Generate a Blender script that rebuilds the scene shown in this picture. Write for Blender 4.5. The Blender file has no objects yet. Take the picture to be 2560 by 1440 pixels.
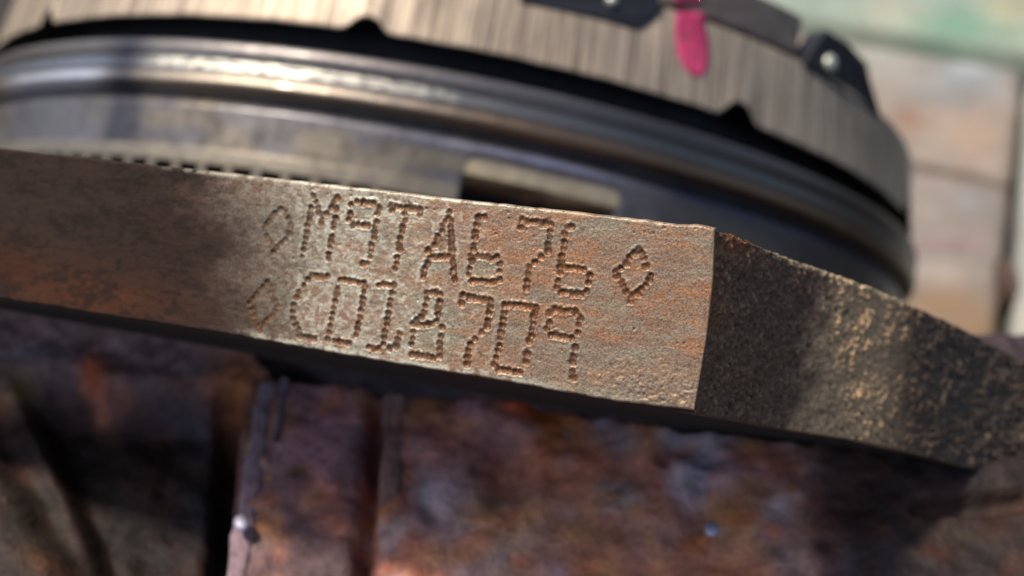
import bpy, math, random
import numpy as np
from mathutils import Vector, Matrix

random.seed(7)
rng = np.random.default_rng(11)
S = bpy.context.scene
MM = 0.001

# ------------------------------------------------------------------ camera
FPX = 3090.0                       # focal length in photograph pixels (2560 wide)
PITCH = math.radians(45)
CAM_H = 320.0                      # mm above the bench
sp, cp = math.sin(PITCH), math.cos(PITCH)
R_ = np.array([1.0, 0, 0]); U_ = np.array([0, sp, cp]); F_ = np.array([0, cp, -sp])
CAM = np.array([0.0, 0.0, CAM_H])

cd = bpy.data.cameras.new('camera'); cam = bpy.data.objects.new('camera', cd)
S.collection.objects.link(cam); S.camera = cam
cam.location = Vector(CAM * MM); cam.rotation_euler = (math.pi / 2 - PITCH, 0, 0)
cd.sensor_width = 36; cd.lens = FPX / 2560 * 36
cd.clip_start = 0.005; cd.clip_end = 20
cd.dof.use_dof = True; cd.dof.focus_distance = 0.1135
cd.dof.aperture_fstop = cd.lens / 2.1        # a 2.1 mm wide lens opening
cd.dof.aperture_blades = 0

# ------------------------------------------------------------------ light
SUN_DIR_CAM = np.array([-0.44, 0.76, -0.51])          # towards the sun: right, up, depth
sd = SUN_DIR_CAM / np.linalg.norm(SUN_DIR_CAM)
sw = sd[0] * R_ + sd[1] * U_ + sd[2] * F_
w = bpy.data.worlds.new('World'); S.world = w; w.use_nodes = True
nt = w.node_tree; bg = nt.nodes['Background']
sky = nt.nodes.new('ShaderNodeTexSky'); sky.sky_type = 'NISHITA'; sky.sun_disc = False
sky.sun_elevation = math.asin(sw[2]); sky.sun_rotation = math.atan2(sw[0], sw[1])
sky.air_density = 1.0; sky.dust_density = 3.0
nt.links.new(sky.outputs[0], bg.inputs[0]); bg.inputs[1].default_value = 0.115
sl = bpy.data.lights.new('sun', 'SUN'); so = bpy.data.objects.new('sun', sl); S.collection.objects.link(so)
sl.energy = 3.1; sl.angle = math.radians(5); sl.color = (1.0, 0.91, 0.79)
so.rotation_euler = Vector(-sw).to_track_quat('-Z', 'Y').to_euler()
so.location = (0, 0, 1)
S.view_settings.view_transform = 'Standard'; S.view_settings.look = 'None'
S.view_settings.exposure = 0.2; S.view_settings.gamma = 1

# ------------------------------------------------------------------ helpers
def ray(px, py):
    px = np.asarray(px, float); py = np.asarray(py, float)
    px, py = np.broadcast_arrays(px, py)
    return np.stack([(px - 1280) / FPX, -(py - 720) / FPX, np.ones_like(px)], -1)
def c2w(p):                        # camera frame (mm) to world (mm)
    p = np.asarray(p, float)
    return CAM + p[..., :1] * R_ + p[..., 1:2] * U_ + p[..., 2:3] * F_
def w2c(p):
    q = np.asarray(p, float) - CAM
    return np.stack([q @ R_, q @ U_, q @ F_], -1)
def project(pw):
    q = w2c(pw)
    return 1280 + FPX * q[..., 0] / q[..., 2], 720 - FPX * q[..., 1] / q[..., 2]

def _h(i, j, k, seed):
    n = (i * 374761393 + j * 668265263 + k * 2147483647 + seed * 974634757) & 0xFFFFFFFF
    n = ((n ^ (n >> 13)) * 1274126177) & 0xFFFFFFFF
    n = ((n ^ (n >> 16)) * 2246822519) & 0xFFFFFFFF
    return ((n ^ (n >> 15)) & 0xFFFFFF) / float(0xFFFFFF)
def vnoise(p, seed=0):
    p = np.asarray(p, float); i = np.floor(p).astype(np.int64); f = p - i
    f = f * f * (3 - 2 * f); r = 0
    for dx in (0, 1):
        for dy in (0, 1):
            for dz in (0, 1):
                wgt = (f[..., 0] if dx else 1 - f[..., 0]) * (f[..., 1] if dy else 1 - f[..., 1]) * (f[..., 2] if dz else 1 - f[..., 2])
                r = r + wgt * _h(i[..., 0] + dx, i[..., 1] + dy, i[..., 2] + dz, seed)
    return r
def fbm(p, octv=4, seed=0):
    p = np.asarray(p, float); a = 0.5; r = 0; t = 0
    for o in range(octv):
        r = r + a * vnoise(p * 2 ** o + 17.3 * o, seed + o); t += a; a *= 0.5
    return r / t
def p3(a, b, c=0.0):
    a = np.asarray(a, float); b = np.asarray(b, float)
    a, b, c = np.broadcast_arrays(a, b, np.asarray(c, float))
    return np.stack([a, b, c], -1)
def sstep(a, b, x):
    t = np.clip((x - a) / (b - a), 0, 1); return t * t * (3 - 2 * t)
def lin(c):
    c = np.asarray(c, float) / 255.0
    return np.where(c <= 0.04045, c / 12.92, ((c + 0.055) / 1.055) ** 2.4)
def mix(a, b, t):
    return a + (b - a) * t[..., None]

def link(name, verts_mm, faces, mat, parent=None, base=None, smooth=True, attrs=None, uv=None):
    """verts in mm, in the parent's own frame when base is None, else in the world and base is the thing's base"""
    v = np.asarray(verts_mm, float)
    if base is not None: v = v - np.asarray(base)
    v = v * MM
    me = bpy.data.meshes.new(name)
    f = np.asarray(faces) if not isinstance(faces, list) else None
    if f is not None and f.ndim == 2:
        n, k = f.shape
        me.vertices.add(len(v)); me.vertices.foreach_set('co', v.astype(np.float32).ravel())
        me.loops.add(n * k); me.loops.foreach_set('vertex_index', f.astype(np.int32).ravel())
        me.polygons.add(n); me.polygons.foreach_set('loop_start', np.arange(0, n * k, k, dtype=np.int32))
        me.update(calc_edges=True); me.validate()
    else:
        me.from_pydata([tuple(x) for x in v], [], [tuple(int(q) for q in x) for x in faces]); me.update()
    if smooth: me.polygons.foreach_set('use_smooth', np.ones(len(me.polygons), bool))
    for an, (typ, dat) in (attrs or {}).items():
        a = me.attributes.new(an, typ, 'POINT')
        if typ == 'FLOAT': a.data.foreach_set('value', np.asarray(dat, np.float32).ravel())
        else:
            d = np.asarray(dat, np.float32)
            if d.shape[1] == 3: d = np.concatenate([d, np.ones((len(d), 1), np.float32)], 1)
            a.data.foreach_set('color', d.ravel())
    if uv is not None:
        l = me.uv_layers.new(name='UVMap'); vi = np.zeros(len(me.loops), np.int32)
        me.loops.foreach_get('vertex_index', vi)
        l.data.foreach_set('uv', np.asarray(uv, np.float32)[vi].ravel())
    me.materials.append(mat)
    o = bpy.data.objects.new(name, me); S.collection.objects.link(o)
    if parent is not None: o.parent = parent
    return o
def thing(name, label, cat, base, group=None, rot=None):
    o = bpy.data.objects.new(name, None); S.collection.objects.link(o)
    o.empty_display_size = 0.01
    if rot is None: o.location = Vector(np.asarray(base) * MM)
    else:
        m = Matrix([[rot[0][i], rot[1][i], rot[2][i]] for i in range(3)]).to_4x4()
        m.translation = Vector(np.asarray(base) * MM); o.matrix_world = m
    o['label'] = label; o['category'] = cat
    if group: o['group'] = group
    return o
def tag(o, label=None, cat=None, kind=None, group=None):
    if label: o['label'] = label
    if cat: o['category'] = cat
    if kind: o['kind'] = kind
    if group: o['group'] = group
    return o
def grid_faces(nr, nc, flip=False, wrap=False):
    i = np.arange(nr - 1)[:, None]; j = np.arange(nc if wrap else nc - 1)[None, :]
    a = i * nc + j; b = i * nc + (j + 1) % nc; c = (i + 1) * nc + (j + 1) % nc; d = (i + 1) * nc + j
    a, b, c, d = np.broadcast_arrays(a, b, c, d)
    f = np.stack([a, b, c, d] if not flip else [d, c, b, a], -1)
    return f.reshape(-1, 4)
def prism(poly_a, poly_b):
    """closed prism between two equal loops"""
    n = len(poly_a); v = list(poly_a) + list(poly_b)
    f = [tuple(range(n))[::-1], tuple(range(n, 2 * n))]
    for i in range(n):
        j = (i + 1) % n; f.append((i, j, n + j, n + i))
    return np.array(v, float), f

# ------------------------------------------------------------------ materials
class NB:
    def __init__(s, name):
        s.m = bpy.data.materials.new(name); s.m.use_nodes = True; s.t = s.m.node_tree
        s.b = s.t.nodes['Principled BSDF']; s.co = s.t.nodes.new('ShaderNodeTexCoord').outputs['Object']
    def n(s, typ, **k):
        x = s.t.nodes.new(typ)
        for a, b in k.items(): setattr(x, a, b)
        return x
    def L(s, a, b): s.t.links.new(a, b)
    def attr(s, name, col=False):
        x = s.n('ShaderNodeAttribute', attribute_name=name); return x.outputs['Color' if col else 'Fac']
    def mapped(s, sc, src=None):
        x = s.n('ShaderNodeMapping'); s.L(src or s.co, x.inputs[0]); x.inputs['Scale'].default_value = sc; return x.outputs[0]
    def noise(s, scale, detail=4, rough=0.55, vec=None, dist=0.0):
        x = s.n('ShaderNodeTexNoise'); s.L(vec or s.co, x.inputs['Vector'])
        x.inputs['Scale'].default_value = scale; x.inputs['Detail'].default_value = detail
        x.inputs['Roughness'].default_value = rough; x.inputs['Distortion'].default_value = dist
        return x.outputs['Fac']
    def rng(s, v, a, b, c=0.0, d=1.0):
        x = s.n('ShaderNodeMapRange', clamp=True); s.L(v, x.inputs[0])
        for i, q in zip((1, 2, 3, 4), (a, b, c, d)): x.inputs[i].default_value = q
        return x.outputs[0]
    def math(s, op, a, b):
        x = s.n('ShaderNodeMath', operation=op)
        for i, q in enumerate((a, b)):
            if isinstance(q, (int, float)): x.inputs[i].default_value = q
            else: s.L(q, x.inputs[i])
        return x.outputs[0]
    def mixc(s, fac, a, b, mode='MIX'):
        x = s.n('ShaderNodeMix', data_type='RGBA', blend_type=mode)
        for i, q in ((0, fac), (6, a), (7, b)):
            if isinstance(q, (int, float)): x.inputs[i].default_value = q
            elif isinstance(q, (tuple, list, np.ndarray)): x.inputs[i].default_value = tuple(q)[:3] + (1,)
            else: s.L(q, x.inputs[i])
        return x.outputs[2]
    def bump(s, hgt, dist, strength=1.0, prev=None):
        x = s.n('ShaderNodeBump'); s.L(hgt, x.inputs['Height']); x.inputs['Distance'].default_value = dist
        x.inputs['Strength'].default_value = strength
        if prev is not None: s.L(prev, x.inputs['Normal'])
        return x.outputs[0]
    def done(s, col=None, rough=0.6, metal=0.0, normal=None, spec=0.5):
        for k, q in (('Base Color', col), ('Roughness', rough), ('Metallic', metal), ('Normal', normal), ('Specular IOR Level', spec)):
            if q is None: continue
            if isinstance(q, (int, float)): s.b.inputs[k].default_value = q
            elif isinstance(q, (tuple, list, np.ndarray)): s.b.inputs[k].default_value = tuple(q)[:3] + (1,)
            else: s.L(q, s.b.inputs[k])
        return s.m

def mat_vcol(name, rough=0.7, metal=0.0, nsc=900, namp=0.5, bump=0.0002, spec=0.4, rr=None):
    b = NB(name); c = b.attr('Col', True)
    n1 = b.noise(nsc, 5, 0.6); n2 = b.noise(nsc * 5, 3, 0.6)
    f = b.rng(b.math('ADD', n1, b.math('MULTIPLY', n2, 0.5)), 0.45, 1.05, 1 - namp, 1 + namp)
    vv = b.n('ShaderNodeVectorMath', operation='SCALE'); b.L(c, vv.inputs[0]); b.L(f, vv.inputs['Scale'])
    nrm = b.bump(n2, bump * 0.4, 0.7, b.bump(n1, bump, 0.8))
    r = b.rng(n1, 0.3, 0.7, rr[0], rr[1]) if rr else rough
    return b.done(vv.outputs[0], r, metal, nrm, spec)

# stamped machined face: attributes carry the masks, nodes the grain
def mat_face():
    b = NB('stamped_steel'); c = b.attr('Col', True)
    lx = b.mapped((1.0, 1.0, 1.0))
    fine = b.noise(5200, 4, 0.65); mid = b.noise(1700, 4, 0.6, vec=lx)
    off_dark_end = b.math('SUBTRACT', 1.0, b.math('MULTIPLY', b.attr('dark_end'), 0.93))
    cc = b.mixc(b.math('MULTIPLY', off_dark_end, b.rng(fine, 0.42, 0.7, 0.0, 0.42)), c, (0.58, 0.51, 0.38))
    cc = b.mixc(b.rng(fine, 0.30, 0.50, 0.55, 0.0), cc, (0.075, 0.046, 0.032))
    cc = b.mixc(b.math('MULTIPLY', off_dark_end, b.rng(b.noise(3100, 2, 0.5), 0.62, 0.72, 0.0, 0.45)), cc, (0.42, 0.22, 0.10))
    pit = b.attr('pit')
    po = b.mixc(b.rng(fine, 0.35, 0.68), (0.060, 0.024, 0.012), (0.29, 0.115, 0.034))
    pg = b.mixc(b.rng(fine, 0.4, 0.7), (0.060, 0.043, 0.032), (0.22, 0.165, 0.115))
    pc = b.mixc(b.attr('pit_rust'), pg, po)
    cc = b.mixc(b.math('MULTIPLY', pit, 0.92), cc, pc)
    nrm = b.bump(fine, 0.00006, 0.9, b.bump(mid, 0.00007, 0.8))
    end_dk = b.attr('dark_end')
    return b.done(cc, b.math('ADD', b.rng(fine, 0.3, 0.7, 0.60, 0.30), b.math('MULTIPLY', end_dk, .3)), b.math('MULTIPLY', off_dark_end, .42), nrm, b.rng(end_dk, 0, 1, .5, .12))

M_face = mat_face()
M_flank = mat_vcol('cast_scale', 0.62, 0.1, 1900, 0.55, 0.00012, 0.5)
M_body = mat_vcol('dark_iron', 0.8, 0.0, 400, 0.4, 0.0002)
M_block = mat_vcol('rusty_iron', 0.66, 0.0, 260, 0.55, 0.0009, 0.35)
M_plank = mat_vcol('peeling_paint', 0.75, 0.0, 45, 0.22, 0.0006, 0.3)
M_streak = None

def flat_mat(name, col, rough=0.5, metal=0.0, nsc=400, amp=0.35, bump=0.0001, spec=0.5):
    b = NB(name); n1 = b.noise(nsc, 5, 0.6)
    c = b.mixc(b.rng(n1, 0.3, 0.7), tuple(np.array(col) * (1 - amp)), tuple(np.array(col) * (1 + amp)))
    return b.done(c, b.rng(n1, 0.3, 0.7, min(1, rough * 1.2), rough * 0.85), metal, b.bump(n1, bump, 0.6), spec)
M_black = flat_mat('gap_black', (0.011, 0.010, 0.012), 0.6)
M_tab = flat_mat('black_steel', (0.012, 0.013, 0.018), 0.45)
M_rivet = flat_mat('zinc_rivet', (0.62, 0.63, 0.52), 0.35, 0.6)
b = NB('pink_paint'); n1 = b.noise(1, 4, .6, b.mapped((800, 800, 60))); n2 = b.noise(420, 3, .6)
c = b.mixc(b.rng(n1, .35, .7), (.34, .025, .085), (.86, .085, .23)); c = b.mixc(b.rng(n2, .54, .64, 0, .8), c, (.20, .075, .075))
M_pink = b.done(c, .55, 0, b.bump(n1, .00012, .6), .4)
M_glint = flat_mat('glint_bright', (0.50, 0.47, 0.60), 0.5, 0.3)
M_hole = flat_mat('shade_black', (0.006, 0.006, 0.009), 0.5)  # near-black for ring gap and recesses: shade put into the colour
M_dirt = flat_mat('dark_dirt', (0.035, 0.03, 0.026), 0.9, 0, 60, 0.3, 0.001)
# ================================================================== STAMPED FLANGE PLATE
c_top = ray(1785, 575) * 110.0
c_bot = ray(1735, 1020) * 110.9
l_mid = ray(0, 560) * 136.0
e2 = c_top - c_bot; e1 = (c_top + c_bot) / 2 - l_mid
e1 /= np.linalg.norm(e1); e2 -= e1 * (e2 @ e1); e2 /= np.linalg.norm(e2)
e3 = np.cross(e1, e2)
if e3[2] > 0: e3 = -e3              # outwards, to the camera
def to_face(px, py):
    r = ray(px, py); t = (c_top @ e3) / (r @ e3)
    q = r * t[..., None] - c_top
    return q @ e1, q @ e2
top_px = np.array([(-1000, 248), (-420, 322), (0, 375), (640, 446), (930, 478), (1140, 503), (1382, 529), (1600, 553), (1700, 566), (1740, 565), (1785, 576)], float)
bot_px = np.array([(-1000, 618), (-420, 690), (0, 742), (200, 774), (400, 805), (600, 836), (800, 872), (1000, 906), (1280, 951), (1382, 971), (1543, 999), (1735, 1022)], float)
ts, tt = to_face(top_px[:, 0], top_px[:, 1]); bs, bt = to_face(bot_px[:, 0], bot_px[:, 1])
rs_, rt_ = to_face(np.array([1785., 1781, 1764, 1735]), np.array([575., 700, 850, 1021]))   # right arris
NS, NT = 1230, 172
su = np.linspace(-122, 0, NS)[None, :] ; tv = np.linspace(0, 1, NT)[:, None]
sc_ = np.broadcast_to(su, (NT, NS)).copy()
# right side follows the arris: shear the last columns
topv = np.interp(su[0], ts, tt); botv = np.interp(su[0], bs, bt)
tt_g = topv[None, :] * tv + botv[None, :] * (1 - tv)
arr = np.interp(tt_g, rt_[::-1], rs_[::-1])
sc_ = su + arr * np.clip((su + 122) / 122, 0, 1)
topv = np.interp(sc_, ts, tt); botv = np.interp(sc_, bs, bt)
ew = (fbm(p3(sc_ * 1.1, 3.0), 4, 5) - .5) * .16
tt_g = (topv + ew) * tv + (botv + (fbm(p3(sc_ * 1.3, 9.0), 4, 6) - .5) * .16) * (1 - tv)
edge_top = (topv - tt_g); edge_bot = (tt_g - botv)

# dot-peened characters: centres of the dents, in photograph pixels
def chain(org, sc, pts): return [(org[0] + x / sc, org[1] + y / sc) for x, y in pts]
A1, A2, A3, A4, A5, A6, A7, A8 = (620, 470), (900, 490), (1140, 520), (1360, 540), (600, 660), (820, 690), (1000, 700), (1200, 730)
k6, k0 = 6.547, 6.0
soft = chain(A1, k6, [(540,350),(450,420),(390,480),(340,540),(300,610),(270,690),(300,780),(330,850),(380,930),(420,1060),(600,410),(650,500),(690,580),(705,660),(680,750),(620,840),(545,910),(470,980)])
soft += chain(A5, k6, [(450,310),(370,390),(320,440),(270,500),(210,580),(150,655),(190,750),(225,860),(255,940),(290,1010),(320,1090),(385,1000),(450,910),(530,860),(580,780),(600,690),(570,620),(535,540),(500,450),(475,370)])
dots = chain(A1, k6, [(1075,140),(1030,325),(1015,430),(1000,520),(975,620),(965,740),(940,820),(930,920),(910,1010),(890,1120),(1110,240),(1150,330),(1170,420),(1285,420),(1210,500),(1195,585),(1470,170),(1400,230),(1360,330),(1440,350),(1440,500),(1410,570),(1405,660),(1380,790),(1365,880),(1340,970),(1315,1080),(1320,1160),
    (1690,270),(1790,225),(1880,245),(1680,430),(1655,520),(1720,610),(1810,600),(1900,610)])
dots += chain(A2, k6, [(50,105),(130,115),(220,125),(310,205),(290,300),(265,430),(245,520),(235,600),(230,685),(190,800),(190,890),(165,1000),(120,1105),(45,1110),(50,480),(130,490),
    (505,170),(520,240),(590,180),(670,190),(750,200),(830,205),(910,215),(990,225),(985,300),(730,300),(740,385),(695,510),(690,590),(660,700),(655,800),(645,880),(605,1010),(605,1100),(580,1200),
    (1465,265),(1450,370),(1395,420),(1355,500),(1345,580),(1280,660),(1265,730),(1220,800),(1120,900),(1105,1110),(1065,1180),(1045,1260),(1035,1330),(1490,420),(1485,500),(1490,580),(1490,660),(1495,740),(1500,820),(1510,900),(1515,980),(1520,1060),(1525,1130),(1530,1210),(1535,1290),(1555,1370),
    (1150,1000),(1230,1000),(1310,995),(1390,995),(1460,990)])
dots += chain(A3, k6, [(365,165),(470,155),(345,290),(328,405),(322,480),(290,620),(290,685),(260,790),(262,870),(225,990),(208,1090),(270,1190),(340,1195),(420,1200),(500,1215),(580,1225),(650,1205),(720,1170),(350,790),(430,800),(510,815),(590,850),(670,810),(725,920),(710,1030),
    (1085,190),(1065,325),(1170,225),(1240,235),(1310,240),(1390,255),(1470,262),(1555,272),(1545,385),(1530,480),(1510,600),(1500,695),(1400,800),(1290,890),(1195,970),(1185,1085),(1170,1200),(1150,1310)])
dots += chain(A4, k6, [(385,190),(460,185),(340,310),(330,430),(320,530),(290,660),(285,750),(262,840),(265,920),(345,840),(420,860),(500,855),(580,865),(660,885),(750,965),(735,1090),(230,1060),(215,1180),(290,1250),(365,1250),(460,1270),(540,1285),(620,1290),(700,1240),
    (1550,560),(1470,620),(1400,690),(1360,770),(1260,855),(1170,915),(1200,1000),(1260,1075),(1300,1150),(1345,1245),(1420,1310),(1425,1400),(1595,620),(1625,695),(1665,825),(1750,975),(1735,1055),(1665,1135),(1600,1200),(1535,1265)])
dots += chain(A5, k6, [(1180,190),(1260,205),(1340,210),(1430,205),(1110,260),(1050,350),(970,455),(925,555),(880,680),(865,800),(885,900),(920,1000),(960,1080),(985,1180),(1060,1200),(1140,1210),(1215,1230),
    (1585,400),(1585,505),(1550,620),(1540,720),(1520,820),(1500,915),(1490,1015),(1465,1120),(1430,1225),(1640,265),(1720,265),(1790,280),(1870,290),(1950,305),(2030,320)])
dots += chain(A6, k6, [(610,180),(585,265),(575,370),(570,460),(540,560),(530,675),(500,780),(485,885),(460,970),(100,1060),(180,1080),(260,1095),(340,1105),
    (830,150),(915,140),(1000,150),(1070,165),(1050,285),(1030,400),(1005,495),(990,615),(975,710),(965,800),(935,915),(915,1015),(900,1115),(740,1190),(830,1195),(660,1170),
    (1170,945),(1150,1045),(1120,1150),(1010,1190)])
dots += chain(A7, k0, [(400,205),(470,195),(540,200),(610,220),(395,295),(385,390),(365,490),(330,560),(250,605),(200,660),(270,670),(345,675),(420,665),(490,655),(550,620),(595,330),(585,430),(570,515),(630,710),(610,850),(605,950),(595,1040),(590,1145),(205,775),(190,870),(170,965),(180,1115),(260,1135),(340,1150),(420,1150),(490,1165),
    (940,230),(915,350),(1030,265),(1110,280),(1190,295),(1270,305),(1360,320),(1350,405),(1335,495),(1315,615),(1308,695),(1225,795),(1130,885),(1050,965),(1025,1060),(1010,1165),(1010,1250)])
dots += chain(A8, k0, [(370,205),(440,195),(520,195),(600,200),(680,215),(760,225),(830,255),(825,310),(805,370),(800,465),(780,560),(770,660),(740,750),(705,930),(690,1050),(365,310),(352,415),(335,510),(325,605),(305,695),(288,800),(270,890),(240,990),(220,1090),(275,1165),(350,1175),(430,1185),(520,1195),(600,1215),
    (1050,315),(1130,260),(1210,275),(1290,300),(1360,285),(1440,305),(1510,390),(1490,490),(1465,610),(1430,845),(1400,970),(1390,1060),(1385,1185),(1385,1285),(1035,465),(1010,555),(1060,650),(1130,655),(1210,675),(1290,685),(1375,695)])
allp = [(x, y, 0) for x, y in dots] + [(x, y, 1) for x, y in soft]
hgt = np.zeros_like(sc_); pit = np.zeros_like(sc_); burr = np.zeros_like(sc_); prust = np.zeros_like(sc_)
# worn waviness of the face
hgt += (fbm(p3(sc_ * .5, tt_g * .9), 4, 21) - .5) * .06
hgt += (fbm(p3(sc_ * 3.6, tt_g * 4.6), 3, 22) - .5) * .04
rough_r = sstep(-14, -3, sc_) * sstep(-10, -15, tt_g) + .3 * sstep(-35, -20, sc_) * sstep(-9, -15, tt_g)
hgt += (fbm(p3(sc_ * 3.6, tt_g * 3.6), 4, 23) - .5) * .15 * rough_r
pits = []
for x, y, sf in allp:
    s0, t0 = to_face(np.array([x]), np.array([y]))
    s0 = s0[0] + rng.normal(0, .02); t0 = t0[0] + rng.normal(0, .02)
    rad = rng.uniform(.33, .43) * (1.08 if sf else 1.0); dep = (rng.uniform(.07, .13) if rng.random() < .3 else rng.uniform(.14, .25)) * (1.0 if sf else 1.0)
    pits.append((s0, t0))
    near = (np.abs(su[0] + 0 - s0) < 3.6)
    cols = np.where(near)[0]
    if len(cols) == 0: continue
    a, b_ = cols[0], cols[-1] + 1
    ds = sc_[:, a:b_] - s0; dt = tt_g[:, a:b_] - t0
    d = np.sqrt(ds ** 2 + dt ** 2) * (1 + .42 * (vnoise(p3(ds * 3 + s0 * 9, dt * 3 + t0 * 7), 3) - .5))
    q = d / rad
    bowl = -dep * np.clip(1 - q ** 2, 0, 1)
    lip = .045 * np.exp(-((q - 1.18) / .22) ** 2) * (0.3 if sf else 1)
    hh = hgt[:, a:b_]
    hgt[:, a:b_] = np.where(q < 1, np.minimum(hh, bowl + hh * .4), hh + lip * (pit[:, a:b_] < .2))
    pit[:, a:b_] = np.maximum(pit[:, a:b_], np.clip(1.03 - q, 0, .22) / .22 * (.85 if sf else 1))
    burr[:, a:b_] = np.maximum(burr[:, a:b_], np.exp(-((q - 1.5) / .55) ** 2) * (.35 if sf else 1))
# small pinholes near the upper edge and scattered
pin = np.zeros_like(sc_)
for k in range(90):
    s0 = rng.uniform(-62, -1); j = np.abs(su[0] - s0).argmin()
    t0 = topv[-1, j] - abs(rng.normal(0, 1.6)) - .15 if k < 50 else rng.uniform(botv[0, j] + .5, topv[-1, j] - .5)
    r = rng.uniform(.05, .13)
    a, b_ = max(0, j - 30), min(NS, j + 30)
    d = np.hypot((sc_[:, a:b_] - s0), (tt_g[:, a:b_] - t0)) / r
    m = np.exp(-d ** 2); hgt[:, a:b_] -= .12 * m; pin[:, a:b_] = np.maximum(pin[:, a:b_], m)
# colours of the face: bare grey-green metal, brown film, orange rust, darker left end
GREY, TAUPE, ORNG, PALE, DARK, RUSTD = [np.array(q) for q in ((.250,.208,.142),(.270,.155,.095),(.37,.155,.055),(.56,.53,.41),(.040,.028,.024),(.150,.056,.020))]
n_a = fbm(p3(sc_ * .16, tt_g * .42), 5, 31); n_b = fbm(p3(sc_ * .33, tt_g * .75), 5, 32); n_c = fbm(p3(sc_ * 1.2, tt_g * 2.2), 4, 33)
col = np.broadcast_to(GREY, sc_.shape + (3,)).copy()
tb = sstep(.40, .62, n_a * .6 + n_b * .4 + .05 * sstep(-12, 0, sc_) * 2 + .06 * sstep(-40, -20, sc_))
col = mix(col, np.broadcast_to(TAUPE, col.shape), tb * .96)
zone = sstep(-33, -14, sc_) * .9 + .35 * sstep(-52, -33, sc_)
ob = sstep(.44, .64, n_b * .55 + n_c * .45) * zone
col = mix(col, np.broadcast_to(ORNG, col.shape), ob * .74)
gl = sstep(.55, .68, fbm(p3(sc_ * .28 + 7, tt_g * .9), 4, 37)) * sstep(-36, -8, sc_)
gl = np.maximum(gl, sstep(-11.2, -13.2, tt_g + .03 * sc_ + (n_b - .5) * 3) * sstep(-30, -10, sc_) * .8)
col = mix(col, np.broadcast_to(np.array((.27, .265, .215)), col.shape), gl * .42)
col = col * (1 + sstep(-42, -18, sc_)[..., None] * np.array((.08, -.03, -.13)))
pl = burr * sstep(.42, .62, n_c) * sstep(-58, -46, sc_) * (1 - .8 * sstep(-34, -16, sc_))
pl = np.maximum(pl, .85 * sstep(.44, .60, fbm(p3(sc_ * 1.7, tt_g * 2.4), 4, 35)) * (1 - sstep(-36, -24, sc_)) * sstep(-57, -50, sc_) * .8)
col = mix(col, np.broadcast_to(PALE, col.shape), np.clip(pl, 0, 1) * .8)
# darker colour towards the left end, orange bloom low down on it
px_, py_ = project(c2w(c_top + sc_[..., None] * e1 + tt_g[..., None] * e2))
dark_end0 = sstep(720, 480, px_ + (n_a - .5) * 260)
dk = sstep(760, 430, px_ + (n_a - .5) * 260 - (py_ - 600) * .35)
col = mix(col, np.broadcast_to(np.array((.115, .072, .050)), col.shape), sstep(900, 560, px_ + (n_b - .5) * 160 - (py_ - 600) * .2) * .55)
col = mix(col, np.broadcast_to(DARK, col.shape), dk * .90)
blm = np.exp(-(((px_ - 230) / 230) ** 2 + ((py_ - 735 - (px_ - 230) * .12) / 75) ** 2)) * (.55 + .9 * n_c)
col = mix(col, np.broadcast_to(RUSTD, col.shape), np.clip(blm, 0, .95))
bl2 = np.exp(-(((px_ - 20) / 70) ** 2 + ((py_ - 660) / 60) ** 2))
col = mix(col, np.broadcast_to(RUSTD * .6, col.shape), np.clip(bl2, 0, .8))
bl3 = np.exp(-(((px_ - 450) / 230) ** 2 + ((py_ - 640) / 110) ** 2))
col = mix(col, np.broadcast_to(np.array((.050, .030, .022)), col.shape), np.clip(bl3 * (.4 + n_c), 0, .6))
col = mix(col, np.broadcast_to(np.array((.018, .014, .013)), col.shape), dark_end0 * sstep(.46, .62, n_b * .5 + n_c * .5) * .7)
dim = sstep(700, 420, px_ + (n_a - .5) * 200); col = col * (1 - .4 * dim)[..., None] * (1 + dim[..., None] * np.array((-.02, -.20, -.20)))
stk = fbm(p3(sc_ * .5 + 3, tt_g * 8.5), 3, 39); stk2 = fbm(p3(sc_ * .22, tt_g * 3.5 + sc_ * .25), 3, 40)
col = col * (1 + .50 * (stk - .5) + .35 * (stk2 - .5))[..., None]
# worn bright arrises
eb = np.maximum(sstep(.34, .0, edge_top) * sstep(330, 700, px_) * (1 - .55 * sstep(1200, 1500, px_)), sstep(1.0, .0, edge_bot) * sstep(560, 680, px_) * (1 - .75 * sstep(1280, 1500, px_)))
eb *= sstep(.36, .56, n_c)
col = mix(col, np.broadcast_to(np.array((.60, .54, .40)), col.shape), np.clip(eb, 0, 1))
col = mix(col, np.broadcast_to(np.array((.02, .015, .012)), col.shape), np.clip(pin * 1.1, 0, .95))
fk = sstep(.60, .70, fbm(p3(sc_ * 2.6 + 5, tt_g * 3.0), 3, 51)) * sstep(655, 790, px_ + (n_b - .5) * 120) * (1 - sstep(1050, 1350, px_) * .85)
col = mix(col, np.broadcast_to(np.array((.62, .58, .45)), col.shape), fk * .7)
col = col * (1 + .22 * sstep(700, 820, px_) * (1 - sstep(1050, 1300, px_)))[..., None]
nk = sstep(.70, .78, fbm(p3(sc_ * 2.9 + 2, tt_g * 3.6), 3, 52)) * sstep(600, 760, px_)
col = mix(col, np.broadcast_to(np.array((.05, .034, .024)), col.shape), nk * .6)
for q in range(26):
    s0, t0, sl_, ln_ = rng.uniform(-40, -2), rng.uniform(-15, 6), rng.normal(0, .06), rng.uniform(2, 11)
    dd = np.abs(tt_g - t0 - sl_ * (sc_ - s0)); ms = (dd < .2) & (np.abs(sc_ - s0) < ln_)
    ww = np.exp(-(dd[ms] / .06) ** 2) * (1 - np.abs(sc_[ms] - s0) / ln_) * rng.uniform(.25, .7)
    col[ms] = col[ms] + (np.array((.5, .45, .35)) * rng.choice([1.0, .15]) - col[ms]) * ww[:, None]
dark_end = np.clip(sstep(900, 480, px_ + (n_a - .5) * 220 - (py_ - 600) * .3), 0, 1)
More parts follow.
